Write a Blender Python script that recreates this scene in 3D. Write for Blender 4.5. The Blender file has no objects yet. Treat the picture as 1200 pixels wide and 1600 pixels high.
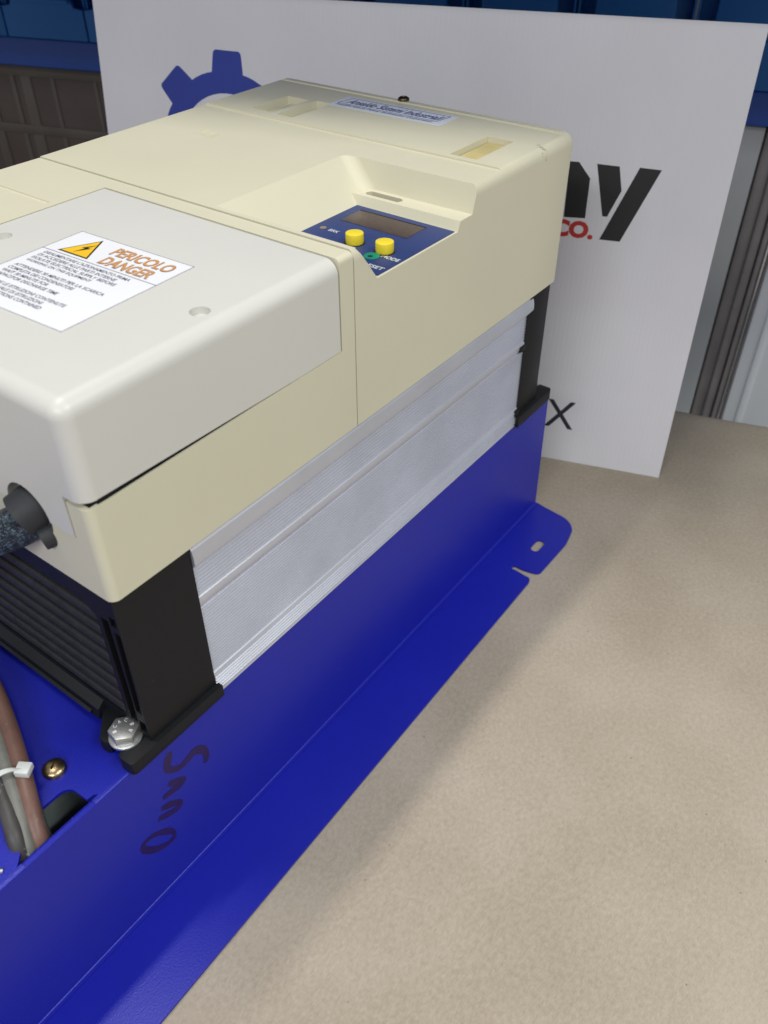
import bpy, bmesh, math, random
from mathutils import Vector, Matrix
from mathutils.geometry import tessellate_polygon

# ---------------------------------------------------------------- camera, light, exposure
S = 0.01            # the scene is laid out in centimetres: u along the drive, v across it, z up
ZO = 12.05          # the paper lies at world z = 0
def W(p): return Vector((p[0]*S, p[1]*S, (p[2]+ZO)*S))
scene = bpy.context.scene
col = scene.collection
cam_d = bpy.data.cameras.new('camera'); cam = bpy.data.objects.new('camera', cam_d); col.objects.link(cam)
right = Vector((0.59364167, -0.80472883, -0.00103499)); up = Vector((0.51379505, 0.37803178, 0.77013416))
fwd = Vector((0.6193579, 0.4577155, -0.63788111))
M4 = Matrix((right, up, -fwd)).transposed().to_4x4(); M4.translation = W((-13.545, -24.447, 37.34))
cam.matrix_world = M4
cam_d.sensor_fit = 'VERTICAL'; cam_d.sensor_height = 36; cam_d.lens = 1323.5/1600*36
cam_d.clip_start = 0.01; cam_d.clip_end = 50
cam_d.dof.use_dof = True; cam_d.dof.focus_distance = 0.50; cam_d.dof.aperture_fstop = 12
scene.camera = cam
world = bpy.data.worlds.new('World'); scene.world = world; world.use_nodes = True
world.node_tree.nodes['Background'].inputs[0].default_value = (0.93, 0.95, 1.0, 1)
world.node_tree.nodes['Background'].inputs[1].default_value = 0.34
def tube_light(name, loc, target, lx, ly, watts, colour=(1, 0.97, 0.92), roll=0.0):
    d = bpy.data.lights.new(name, 'AREA'); d.shape = 'RECTANGLE'; d.size = lx; d.size_y = ly
    d.energy = watts; d.color = colour
    o = bpy.data.objects.new(name, d); col.objects.link(o)
    o.location = W(loc)
    q = (W(target)-W(loc)).to_track_quat('-Z', 'Y'); o.rotation_euler = (q.to_matrix() @ Matrix.Rotation(roll, 3, 'Z')).to_euler()
    return o
tube_light('ceiling_tube', (15, 52, 225), (15, 4, 0), 1.2, 0.10, 22)
tube_light('ceiling_tube', (-150, -60, 135), (20, 0, 5), 1.5, 0.16, 20, (0.93, 0.97, 1.0))
tube_light('ceiling_tube', (40, -190, 230), (30, 0, 0), 1.5, 0.16, 36, (0.97, 1.0, 0.96))
vs = scene.view_settings
vs.view_transform = 'Standard'; vs.look = 'None'; vs.exposure = 0.06; vs.gamma = 1.0; vs.use_curve_mapping = False

# ---------------------------------------------------------------- materials
def nodes_of(name):
    m = bpy.data.materials.new(name); m.use_nodes = True
    nt = m.node_tree; b = nt.nodes['Principled BSDF']
    return m, nt, b
def N(nt, t, **kw):
    n = nt.nodes.new(t)
    for k, v in kw.items():
        if k in n.inputs.keys(): n.inputs[k].default_value = v
        else: setattr(n, k, v)
    return n
def mat(name, c, rough=0.5, metal=0.0, var=0.06, scale=20, bump=0.0, bscale=800, spec=0.5, coat=0.0, rvar=0.08):
    """plain finish with gentle colour and gloss variation, plus a fine bump"""
    m, nt, b = nodes_of(name); L = nt.links.new
    tc = N(nt, 'ShaderNodeTexCoord')
    n1 = N(nt, 'ShaderNodeTexNoise', Scale=scale, Detail=6.0, Roughness=0.6); L(tc.outputs['Object'], n1.inputs['Vector'])
    mr = N(nt, 'ShaderNodeMapRange'); mr.inputs[1].default_value = .25; mr.inputs[2].default_value = .75
    mr.inputs[3].default_value = 1-var; mr.inputs[4].default_value = 1+var; L(n1.outputs[0], mr.inputs[0])
    mx = N(nt, 'ShaderNodeMix', data_type='RGBA', blend_type='MULTIPLY'); mx.inputs[0].default_value = 1
    mx.inputs[6].default_value = (*c, 1); L(mr.outputs[0], mx.inputs[7]); L(mx.outputs[2], b.inputs['Base Color'])
    r = N(nt, 'ShaderNodeMapRange'); r.inputs[3].default_value = max(.02, rough-rvar); r.inputs[4].default_value = min(1, rough+rvar)
    L(n1.outputs[0], r.inputs[0]); L(r.outputs[0], b.inputs['Roughness'])
    b.inputs['Metallic'].default_value = metal; b.inputs['Specular IOR Level'].default_value = spec
    b.inputs['Coat Weight'].default_value = coat
    if bump:
        n2 = N(nt, 'ShaderNodeTexNoise', Scale=bscale, Detail=3.0); L(tc.outputs['Object'], n2.inputs['Vector'])
        bp = N(nt, 'ShaderNodeBump', Strength=bump, Distance=0.0004); L(n2.outputs[0], bp.inputs['Height']); L(bp.outputs[0], b.inputs['Normal'])
    return m
def add_marks(m, dark, amount, scale, thr, stretch=(1, 1, 1)):
    """scattered scuffs and specks laid over a material's colour"""
    nt = m.node_tree; L = nt.links.new; b = nt.nodes['Principled BSDF']
    src = b.inputs['Base Color'].links[0].from_socket
    tc = N(nt, 'ShaderNodeTexCoord'); mp = N(nt, 'ShaderNodeMapping'); mp.inputs['Scale'].default_value = stretch
    L(tc.outputs['Object'], mp.inputs[0])
    n = N(nt, 'ShaderNodeTexNoise', Scale=scale, Detail=5.0, Roughness=0.7); L(mp.outputs[0], n.inputs['Vector'])
    mr = N(nt, 'ShaderNodeMapRange'); mr.inputs[1].default_value = thr; mr.inputs[2].default_value = thr+.06
    mr.inputs[4].default_value = amount; L(n.outputs[0], mr.inputs[0])
    mx = N(nt, 'ShaderNodeMix', data_type='RGBA'); mx.inputs[7].default_value = (*dark, 1)
    L(mr.outputs[0], mx.inputs[0]); L(src, mx.inputs[6]); L(mx.outputs[2], b.inputs['Base Color'])
def spot_wear(m, centre, radius, dark, amount, scale, thr):
    """one scuffed place of its own shape (centre in object space, metres)"""
    nt = m.node_tree; L = nt.links.new; b = nt.nodes['Principled BSDF']
    src = b.inputs['Base Color'].links[0].from_socket
    tc = N(nt, 'ShaderNodeTexCoord')
    d = N(nt, 'ShaderNodeVectorMath', operation='DISTANCE'); d.inputs[1].default_value = centre; L(tc.outputs['Object'], d.inputs[0])
    fall = N(nt, 'ShaderNodeMapRange'); fall.inputs[1].default_value = radius; fall.inputs[2].default_value = radius*.3
    fall.inputs[3].default_value = 0; fall.inputs[4].default_value = .3; L(d.outputs['Value'], fall.inputs[0])
    n = N(nt, 'ShaderNodeTexNoise', Scale=scale, Detail=6.0, Roughness=.7); L(tc.outputs['Object'], n.inputs['Vector'])
    ad = N(nt, 'ShaderNodeMath', operation='ADD'); L(n.outputs[0], ad.inputs[0]); L(fall.outputs[0], ad.inputs[1])
    mr = N(nt, 'ShaderNodeMapRange'); mr.inputs[1].default_value = thr; mr.inputs[2].default_value = thr+.05; mr.inputs[4].default_value = amount
    L(ad.outputs[0], mr.inputs[0])
    gate = N(nt, 'ShaderNodeMath', operation='MULTIPLY'); g2 = N(nt, 'ShaderNodeMapRange'); g2.inputs[1].default_value = 0; g2.inputs[2].default_value = .1
    L(fall.outputs[0], g2.inputs[0]); L(mr.outputs[0], gate.inputs[0]); L(g2.outputs[0], gate.inputs[1])
    mx = N(nt, 'ShaderNodeMix', data_type='RGBA'); mx.inputs[7].default_value = (*dark, 1)
    L(gate.outputs[0], mx.inputs[0]); L(src, mx.inputs[6]); L(mx.outputs[2], b.inputs['Base Color'])

CREAM = mat('cream_plastic', (0.635, 0.60, 0.45), .42, var=.03, scale=9, bump=.10, bscale=1400)
add_marks(CREAM, (.36, .31, .20), .35, 55, .74)
WHITE = mat('off_white_plastic', (0.62, 0.605, 0.56), .36, var=.025, scale=8, bump=.06, bscale=1400)
add_marks(WHITE, (.45, .42, .35), .3, 45, .76)
BLUE = mat('blue_powder_coat', (0.009, 0.0145, 0.34), .36, var=.05, scale=12, bump=.22, bscale=900, spec=.4)
BLUEWALL = BLUE
BLACK = mat('black_plastic', (0.006, 0.0065, 0.0085), .55, var=.25, scale=30, bump=.2, bscale=900, spec=.35)
add_marks(BLACK, (.09, .085, .08), .5, 60, .68)
SLATLIT = mat('lit_black_plastic', (0.022, 0.022, 0.025), .6, var=.35, scale=120, bump=.2, bscale=900, spec=.35)  # slat black, lightened in colour to stand for the light the bars catch
add_marks(SLATLIT, (.08, .076, .072), .35, 160, .62)
DARK = mat('dark_inside', (0.006, 0.006, 0.006), .8)
ALU = mat('extruded_aluminium', (0.64, 0.66, 0.74), .42, metal=.6, var=.05, scale=25)
STEEL = mat('zinc_steel', (0.60, 0.61, 0.60), .40, metal=.9, var=.06, scale=150, bump=.15, bscale=1500)
BRASS = mat('yellow_zinc', (0.42, 0.32, 0.18), .3, metal=1, var=.2, scale=200, bump=.15, bscale=1500)
OLDSCREW = mat('bronze_screw', (0.14, 0.10, 0.06), .38, metal=1, var=.2, scale=300)
LABELW = mat('label_white', (0.80, 0.80, 0.82), .35, var=.015, scale=10)
LABELB = mat('label_pale_blue', (0.66, 0.70, 0.78), .35, var=.02)
INK = mat('grey_ink', (0.16, 0.16, 0.22), .6)
INKB = mat('navy_ink', (0.05, 0.065, 0.22), .5)
BLACKINK = mat('black_ink', (0.008, 0.008, 0.009), .45)
SIGNX = mat('charcoal_ink', (0.02, 0.02, 0.035), .5)
REDINK = mat('red_ink', (0.50, 0.025, 0.018), .5)
GEARINK = mat('blue_ink', (0.022, 0.045, 0.32), .5)
ORANGE = mat('orange_ink', (0.62, 0.27, 0.05), .5)
YEL = mat('hazard_yellow', (0.85, 0.50, 0.01), .45)
KEYBLUE = mat('keypad_blue', (0.016, 0.036, 0.15), .42, var=.1, scale=60, bump=.1)
DISPLAY = mat('smoked_display', (0.055, 0.032, 0.03), .22, var=.2, scale=90)
YBUT = mat('yellow_button', (0.80, 0.63, 0.03), .42, var=.04)
GREEN = mat('green_button', (0.0, 0.22, 0.13), .4)
KEYTXT = mat('keypad_print', (0.62, 0.64, 0.62), .5)
LEDM = mat('amber_lens', (0.24, 0.17, 0.10), .3)
AMBER = mat('aged_yellow_plastic', (0.56, 0.47, 0.21), .4, var=.08, scale=60)
SLEEVE = mat('heat_shrink', (0.022, 0.024, 0.028), .62, var=.2, scale=80, bump=.3, bscale=700)
add_marks(SLEEVE, (.10, .09, .09), .5, 70, .62)
RESID = mat('glue_residue', (0.60, 0.57, 0.40), .6, var=.1, scale=300)
GREYCABLE = mat('grey_cable', (0.17, 0.17, 0.15), .5, var=.2, scale=90, bump=.2)
BROWNCABLE = mat('brown_cable', (0.16, 0.085, 0.065), .45, var=.2, scale=90, bump=.2)
DARKCABLE = mat('dark_grey_cable', (0.055, 0.05, 0.05), .5, var=.3, scale=90, bump=.2)
add_marks(GREYCABLE, (.42, .42, .40), .6, 140, .64); add_marks(BROWNCABLE, (.35, .28, .24), .5, 140, .66); add_marks(DARKCABLE, (.24, .22, .21), .6, 140, .62)
TIE = mat('white_nylon', (0.62, 0.64, 0.62), .35)
MARKER = mat('maroon_marker', (0.018, 0.004, 0.075), .32, var=.25, scale=150)
BINBLUE = mat('bin_blue', (0.010, 0.16, 0.50), .6, var=.12, scale=8, bump=.1)
BEAMBLUE = mat('beam_blue', (0.02, 0.085, 0.40), .5, var=.12, scale=8)
CARTON = mat('brown_carton', (0.075, 0.055, 0.046), .5, var=.25, scale=7)
FILM = mat('stretch_film', (0.098, 0.082, 0.070), .4, var=.2, scale=15)
CABGREY = mat('cabinet_grey', (0.46, 0.48, 0.49), .35, metal=.2, var=.10, scale=6)
CABWHITE = mat('cabinet_white', (0.62, 0.64, 0.66), .4, var=.06, scale=6)
CABDARK = mat('dark_post', (0.24, 0.215, 0.21), .4, var=.25, scale=10)
CABTRIM = mat('bright_trim', (0.7, 0.7, 0.72), .25, metal=.8)
WALLM = mat('wall_paint', (0.25, 0.25, 0.26), .8)

def blue_worn():
    """chipped paint specks that follow the folded edges of the chassis"""
    nt = BLUE.node_tree; L = nt.links.new; b = nt.nodes['Principled BSDF']
    src = b.inputs['Base Color'].links[0].from_socket
    tc = N(nt, 'ShaderNodeTexCoord'); sp = N(nt, 'ShaderNodeSeparateXYZ'); L(tc.outputs['Object'], sp.inputs[0])
    def near(axis, c, w):
        s = N(nt, 'ShaderNodeMath', operation='SUBTRACT'); L(sp.outputs[axis], s.inputs[0]); s.inputs[1].default_value = c
        a = N(nt, 'ShaderNodeMath', operation='ABSOLUTE'); L(s.outputs[0], a.inputs[0])
        l = N(nt, 'ShaderNodeMath', operation='LESS_THAN'); L(a.outputs[0], l.inputs[0]); l.inputs[1].default_value = w
        return l
    def both(a, c, op='MULTIPLY'):
        m = N(nt, 'ShaderNodeMath', operation=op); L(a.outputs[0], m.inputs[0]); L(c.outputs[0], m.inputs[1]); return m
    top = both(near('Y', .0047, .0009), near('Z', ZO*S-.0006, .0010))
    low = both(near('Y', .0038, .0009), near('Z', (ZO-11.7)*S, .0014))
    edge = both(top, low, 'MAXIMUM')
    n = N(nt, 'ShaderNodeTexNoise', Scale=520, Detail=2.0); L(tc.outputs['Object'], n.inputs['Vector'])
    n2 = N(nt, 'ShaderNodeTexNoise', Scale=22, Detail=2.0); L(tc.outputs['Object'], n2.inputs['Vector'])
    ad = N(nt, 'ShaderNodeMath', operation='ADD'); L(n.outputs[0], ad.inputs[0]); L(n2.outputs[0], ad.inputs[1])
    mr = N(nt, 'ShaderNodeMapRange'); mr.inputs[1].default_value = 1.12; mr.inputs[2].default_value = 1.17; L(ad.outputs[0], mr.inputs[0])
    k = both(edge, mr)
    mx = N(nt, 'ShaderNodeMix', data_type='RGBA'); mx.inputs[7].default_value = (.52, .53, .68, 1)
    L(k.outputs[0], mx.inputs[0]); L(src, mx.inputs[6]); L(mx.outputs[2], b.inputs['Base Color'])
blue_worn()

def paper():
    m, nt, b = nodes_of('kraft_paper'); L = nt.links.new
    tc = N(nt, 'ShaderNodeTexCoord')
    big = N(nt, 'ShaderNodeTexNoise', Scale=9, Detail=4.0, Roughness=.5); L(tc.outputs['Object'], big.inputs['Vector'])
    mid = N(nt, 'ShaderNodeTexNoise', Scale=330, Detail=5.0, Roughness=.7); L(tc.outputs['Object'], mid.inputs['Vector'])
    mp = N(nt, 'ShaderNodeMapping'); mp.inputs['Scale'].default_value = (260, 1900, 300); mp.inputs['Rotation'].default_value = (0, 0, .55); L(tc.outputs['Object'], mp.inputs[0])
    fib = N(nt, 'ShaderNodeTexNoise', Scale=1.0, Detail=4.0, Roughness=.7); L(mp.outputs[0], fib.inputs['Vector'])
    ad = N(nt, 'ShaderNodeMath', operation='ADD'); L(big.outputs[0], ad.inputs[0]); L(mid.outputs[0], ad.inputs[1])
    ad2 = N(nt, 'ShaderNodeMath', operation='ADD'); L(ad.outputs[0], ad2.inputs[0]); L(fib.outputs[0], ad2.inputs[1])
    mr = N(nt, 'ShaderNodeMapRange'); mr.inputs[1].default_value = 1.2; mr.inputs[2].default_value = 1.8; L(ad2.outputs[0], mr.inputs[0])
    cr = N(nt, 'ShaderNodeValToRGB'); e = cr.color_ramp.elements
    e[0].color = (.338, .278, .208, 1); e[1].color = (.465, .40, .318, 1); L(mr.outputs[0], cr.inputs[0])
    sp = N(nt, 'ShaderNodeTexVoronoi', Scale=55.0); L(tc.outputs['Object'], sp.inputs['Vector'])
    sm = N(nt, 'ShaderNodeMapRange'); sm.inputs[1].default_value = .028; sm.inputs[2].default_value = .042; sm.inputs[3].default_value = .55; sm.inputs[4].default_value = 0
    L(sp.outputs['Distance'], sm.inputs[0])
    mx = N(nt, 'ShaderNodeMix', data_type='RGBA'); mx.inputs[7].default_value = (.16, .11, .08, 1)
    L(sm.outputs[0], mx.inputs[0]); L(cr.outputs[0], mx.inputs[6]); L(mx.outputs[2], b.inputs['Base Color'])
    b.inputs['Roughness'].default_value = .72; b.inputs['Specular IOR Level'].default_value = .3
    bp = N(nt, 'ShaderNodeBump', Strength=.25, Distance=.0006); L(ad2.outputs[0], bp.inputs['Height']); L(bp.outputs[0], b.inputs['Normal'])
    return m
PAPER = paper()
def coroplast():
    m, nt, b = nodes_of('corrugated_plastic'); L = nt.links.new
    tc = N(nt, 'ShaderNodeTexCoord'); sp = N(nt, 'ShaderNodeSeparateXYZ'); L(tc.outputs['Object'], sp.inputs[0])
    w = N(nt, 'ShaderNodeMath', operation='MULTIPLY'); w.inputs[1].default_value = 2*math.pi/.0042; L(sp.outputs['X'], w.inputs[0])
    si = N(nt, 'ShaderNodeMath', operation='SINE'); L(w.outputs[0], si.inputs[0])
    n = N(nt, 'ShaderNodeTexNoise', Scale=9.0, Detail=4.0); L(tc.outputs['Object'], n.inputs['Vector'])
    cr = N(nt, 'ShaderNodeValToRGB'); e = cr.color_ramp.elements; e[0].position = .3; e[1].position = .7
    e[0].color = (.70, .68, .705, 1); e[1].color = (.75, .735, .755, 1); L(n.outputs[0], cr.inputs[0]); L(cr.outputs[0], b.inputs['Base Color'])
    b.inputs['Roughness'].default_value = .33; b.inputs['Specular IOR Level'].default_value = .45
    bp = N(nt, 'ShaderNodeBump', Strength=.06, Distance=.0004); L(si.outputs[0], bp.inputs['Height']); L(bp.outputs[0], b.inputs['Normal'])
    return m
CORO = coroplast()
def braid():
    m, nt, b = nodes_of('braided_jacket'); L = nt.links.new
    tc = N(nt, 'ShaderNodeTexCoord')
    v = N(nt, 'ShaderNodeTexVoronoi', Scale=1700.0); L(tc.outputs['Object'], v.inputs['Vector'])
    n = N(nt, 'ShaderNodeTexNoise', Scale=260, Detail=3.0); L(tc.outputs['Object'], n.inputs['Vector'])
    cr = N(nt, 'ShaderNodeValToRGB'); e = cr.color_ramp.elements
    e[0].position = .30; e[0].color = (.006, .012, .022, 1); e[1].position = .80; e[1].color = (.16, .22, .28, 1)
    mul = N(nt, 'ShaderNodeMath', operation='MULTIPLY'); L(v.outputs['Color'], mul.inputs[0]); L(n.outputs[0], mul.inputs[1])
    m2 = N(nt, 'ShaderNodeMath', operation='MULTIPLY'); m2.inputs[1].default_value = 1.3; L(mul.outputs[0], m2.inputs[0])
    L(m2.outputs[0], cr.inputs[0]); L(cr.outputs[0], b.inputs['Base Color'])
    b.inputs['Roughness'].default_value = .3
    bp = N(nt, 'ShaderNodeBump', Strength=.8, Distance=.0008); L(v.outputs['Distance'], bp.inputs['Height']); L(bp.outputs[0], b.inputs['Normal'])
    return m
BRAID = braid()

# ---------------------------------------------------------------- mesh helpers
def thing(name, label, cat, base, group=None):
    o = bpy.data.objects.new(name, None); col.objects.link(o); o.location = W(base); o.empty_display_size = .02
    o['label'] = label; o['category'] = cat
    if group: o['group'] = group
    return o
def origin_of(p):
    v = Vector((0, 0, 0))
    while p is not None: v += p.location; p = p.parent
    return v
def finish(me, angle=35):
    for p in me.polygons: p.use_smooth = True
    me.set_sharp_from_angle(angle=math.radians(angle))
def obj(name, bm, m, parent=None, smooth=True, angle=35, even=False):
    """bm is in centimetres u,v,z; becomes ONE mesh object under parent"""
    o0 = origin_of(parent)
    for v in bm.verts: v.co = W(v.co) - o0
    bmesh.ops.recalc_face_normals(bm, faces=bm.faces)
    me = bpy.data.meshes.new(name); bm.to_mesh(me); bm.free(); me.materials.append(m)
    if smooth: finish(me, angle)
    o = bpy.data.objects.new(name, me); col.objects.link(o); o.parent = parent
    if even:
        md = o.modifiers.new('even_normals', 'WEIGHTED_NORMAL'); md.keep_sharp = True; md.weight = 100
    return o
def box_bm(u0, u1, v0, v1, z0, z1, bev=0, seg=2):
    bm = bmesh.new(); bmesh.ops.create_cube(bm, size=1)
    for v in bm.verts:
        v.co = Vector((u0+(v.co.x+.5)*(u1-u0), v0+(v.co.y+.5)*(v1-v0), z0+(v.co.z+.5)*(z1-z0)))
    if bev: bmesh.ops.bevel(bm, geom=bm.edges[:], offset=bev, segments=seg, affect='EDGES', profile=.5)
    return bm
def bevel_where(bm, test, off, seg):
    es = [e for e in bm.edges if test((e.verts[0].co+e.verts[1].co)/2, (e.verts[1].co-e.verts[0].co).normalized())]
    bmesh.ops.bevel(bm, geom=es, offset=off, segments=seg, affect='EDGES', profile=.5)
def prism_bm(pts, axis, a0, a1, bev=0, seg=2):
    """closed outline (2D) pushed along axis u / v / z"""
    bm = bmesh.new()
    def P(p, a): return {'u': (a, p[0], p[1]), 'v': (p[0], a, p[1]), 'z': (p[0], p[1], a)}[axis]
    A = [bm.verts.new(P(p, a0)) for p in pts]; B = [bm.verts.new(P(p, a1)) for p in pts]
    bm.faces.new(A); bm.faces.new(B[::-1]); n = len(pts)
    for i in range(n): bm.faces.new((A[i], A[(i+1) % n], B[(i+1) % n], B[i]))
    bmesh.ops.recalc_face_normals(bm, faces=bm.faces)
    if bev:
        es = [e for e in bm.edges if (e.verts[0] in A) == (e.verts[1] in A)]
        bmesh.ops.bevel(bm, geom=es, offset=bev, segments=seg, affect='EDGES', profile=.5)
    return bm
def plate_bm(outer, holes, z0, z1):
    bm = bmesh.new(); loops = [outer]+list(holes)
    flat = [p for l in loops for p in l]
    T = tessellate_polygon([[Vector((p[0], p[1], 0)) for p in l] for l in loops])
    A = [bm.verts.new((p[0], p[1], z1)) for p in flat]; B = [bm.verts.new((p[0], p[1], z0)) for p in flat]
    for t in T: bm.faces.new([A[i] for i in t]); bm.faces.new([B[i] for i in t][::-1])
    k = 0
    for l in loops:
        n = len(l)
        for i in range(n): bm.faces.new((A[k+i], A[k+(i+1) % n], B[k+(i+1) % n], B[k+i]))
        k += n
    return bm
def circle(cx, cy, r, n=24, ry=None, a0=0): return [(cx+r*math.cos(a0+2*math.pi*i/n), cy+(ry or r)*math.sin(a0+2*math.pi*i/n)) for i in range(n)]
def arc(cx, cy, r, a0, a1, n=8): return [(cx+r*math.cos(math.radians(a0+(a1-a0)*i/n)), cy+r*math.sin(math.radians(a0+(a1-a0)*i/n))) for i in range(n+1)]
def cyl_bm(c, axis, r, h, n=28, bev=0):
    pts = circle(0, 0, r, n); i = 'uvz'.index(axis)
    o = [c[j] for j in range(3) if j != i]
    return prism_bm([(p[0]+o[0], p[1]+o[1]) for p in pts], axis, c[i], c[i]+h, bev)
def carve(bm, cutters, bev=.05, seg=2, angle=38):
    """boolean difference, then a small bevel on every hard edge; returns a bmesh again (cm)"""
    def tmp(b):
        bmesh.ops.recalc_face_normals(b, faces=b.faces)
        me = bpy.data.meshes.new('tmp'); b.to_mesh(me); b.free(); o = bpy.data.objects.new('tmp', me); col.objects.link(o); return o
    o = tmp(bm); cs = [tmp(c) for c in cutters]
    for c in cs:
        md = o.modifiers.new('b', 'BOOLEAN'); md.operation = 'DIFFERENCE'; md.solver = 'EXACT'; md.object = c
    if bev:
        md = o.modifiers.new('v', 'BEVEL'); md.width = bev; md.segments = seg; md.limit_method = 'ANGLE'; md.angle_limit = math.radians(angle); md.use_clamp_overlap = True
    dg = bpy.context.evaluated_depsgraph_get(); dg.update()
    ev = o.evaluated_get(dg); me = ev.to_mesh()
    out = bmesh.new(); out.from_mesh(me); ev.to_mesh_clear()
    for x in [o]+cs:
        d = x.data; bpy.data.objects.remove(x); bpy.data.meshes.remove(d)
    return out
def spline(pts, k=8):
    P = [Vector(p) for p in pts]; P = [2*P[0]-P[1]]+P+[2*P[-1]-P[-2]]; out = []
    for i in range(1, len(P)-2):
        for j in range(k):
            t = j/k; a, b, c, d = P[i-1], P[i], P[i+1], P[i+2]
            out.append(.5*((2*b)+(c-a)*t+(2*a-5*b+4*c-d)*t*t+(3*b-a-3*c+d)*t**3))
    out.append(P[-2]); return out
def tube_bm(pts, r, n=14, k=8):
    Q = spline(pts, k); bm = bmesh.new(); rings = []
    for i, p in enumerate(Q):
        t = (Q[min(i+1, len(Q)-1)]-Q[max(i-1, 0)]).normalized()
        x = t.cross(Vector((0, 0, 1))); x = x.normalized() if x.length > .05 else Vector((1, 0, 0)); y = x.cross(t)
        rr = r(i/(len(Q)-1)) if callable(r) else r
        rings.append([bm.verts.new(p+x*rr*math.cos(2*math.pi*a/n)+y*rr*math.sin(2*math.pi*a/n)) for a in range(n)])
    for A, B in zip(rings, rings[1:]):
        for a in range(n): bm.faces.new((A[a], A[(a+1) % n], B[(a+1) % n], B[a]))
    bm.faces.new(rings[0]); bm.faces.new(rings[-1][::-1]); return bm
def lettering(name, body, org, xd, yd, width, height, m, parent, bold=.0, shear=0.0, outline=None):
    """flat print: left end of the baseline at org, fitted to width x height (cm) in the plane xd, yd"""
    cu = bpy.data.curves.new('t', 'FONT'); cu.body = body; cu.offset = bold; cu.shear = shear; cu.resolution_u = 3
    o = bpy.data.objects.new('t', cu); col.objects.link(o)
    dg = bpy.context.evaluated_depsgraph_get(); dg.update(); ev = o.evaluated_get(dg); me = ev.to_mesh()
    bm = bmesh.new(); bm.from_mesh(me); ev.to_mesh_clear(); bpy.data.objects.remove(o); bpy.data.curves.remove(cu)
    xs = [v.co.x for v in bm.verts]; ys = [v.co.y for v in bm.verts]
    x0, x1 = min(xs), max(xs); y0, y1 = min(ys), max(ys)
    X, Y, O = Vector(xd).normalized(), Vector(yd).normalized(), Vector(org)
    for v in bm.verts: v.co = O+X*((v.co.x-x0)/(x1-x0)*width)+Y*((v.co.y-y0)/(y1-y0)*height)
    return obj(name, bm, m, parent, smooth=False)
def flat_poly(pts3):
    bm = bmesh.new(); bm.faces.new([bm.verts.new(p) for p in pts3]); bmesh.ops.triangulate(bm, faces=bm.faces); return bm

# ---------------------------------------------------------------- the setting: paper-covered bench, wall behind
ba = math.radians(108.561); E = Vector((math.cos(ba), math.sin(ba), 0)); NB = Vector((math.sin(ba), -math.cos(ba), 0))
BO = Vector((54.191, -7.188, -12.05))
def bg(s, d, z): return BO + E*s + NB*d + Vector((0, 0, z+12.05))      # s along the back of the bench, d behind the sign
def bench():
    random.seed(3); bm = bmesh.new()
    rows = [(-150+i*3.0) for i in range(0, 50)] + [1, 3, 5, 7, 9, 10.5, 11.6]
    prof = [(d, 0) for d in rows]
    prof += [(12.0+1.7*math.sin(math.radians(a)), -1.7+1.7*math.cos(math.radians(a))) for a in range(0, 91, 15)] + [(13.75, -6), (13.6, -30)]
    ss = [-110+i*4 for i in range(66)]; grid = []
    for d, z in prof:
        r = []
        for s in ss:
            w = .05*math.sin(s*.11+d*.05)*math.sin(d*.13+1) if d < -25 else 0
            bend = .35*math.sin(s*.09+1.0)+.2*math.sin(s*.23) if d > 8 else 0
            zz = -12.05+z+(w if z == 0 else 0) - .02
            p = BO+E*s+NB*(d+bend*(d > 8)*(0.4+.6*(z < 0))); p.z = zz; r.append(bm.verts.new(p))
        grid.append(r)
    for A, B in zip(grid, grid[1:]):
        for i in range(len(ss)-1): bm.faces.new((A[i], A[i+1], B[i+1], B[i]))
    o = obj('bench_paper', bm, PAPER, None, angle=60); o['kind'] = 'structure'
bench()
bm = bmesh.new(); bm.faces.new([bm.verts.new(bg(*p)) for p in ((-160, 75, -95), (220, 75, -95), (220, 75, 140), (-160, 75, 140))])
o = obj('back_wall', bm, WALLM, None, smooth=False); o['kind'] = 'structure'
bm = bmesh.new(); bm.faces.new([bm.verts.new(bg(*p)) for p in ((-160, 13.9, -90), (220, 13.9, -90), (220, 76, -90), (-160, 76, -90))])
o = obj('floor', bm, WALLM, None, smooth=False); o['kind'] = 'structure'

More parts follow.
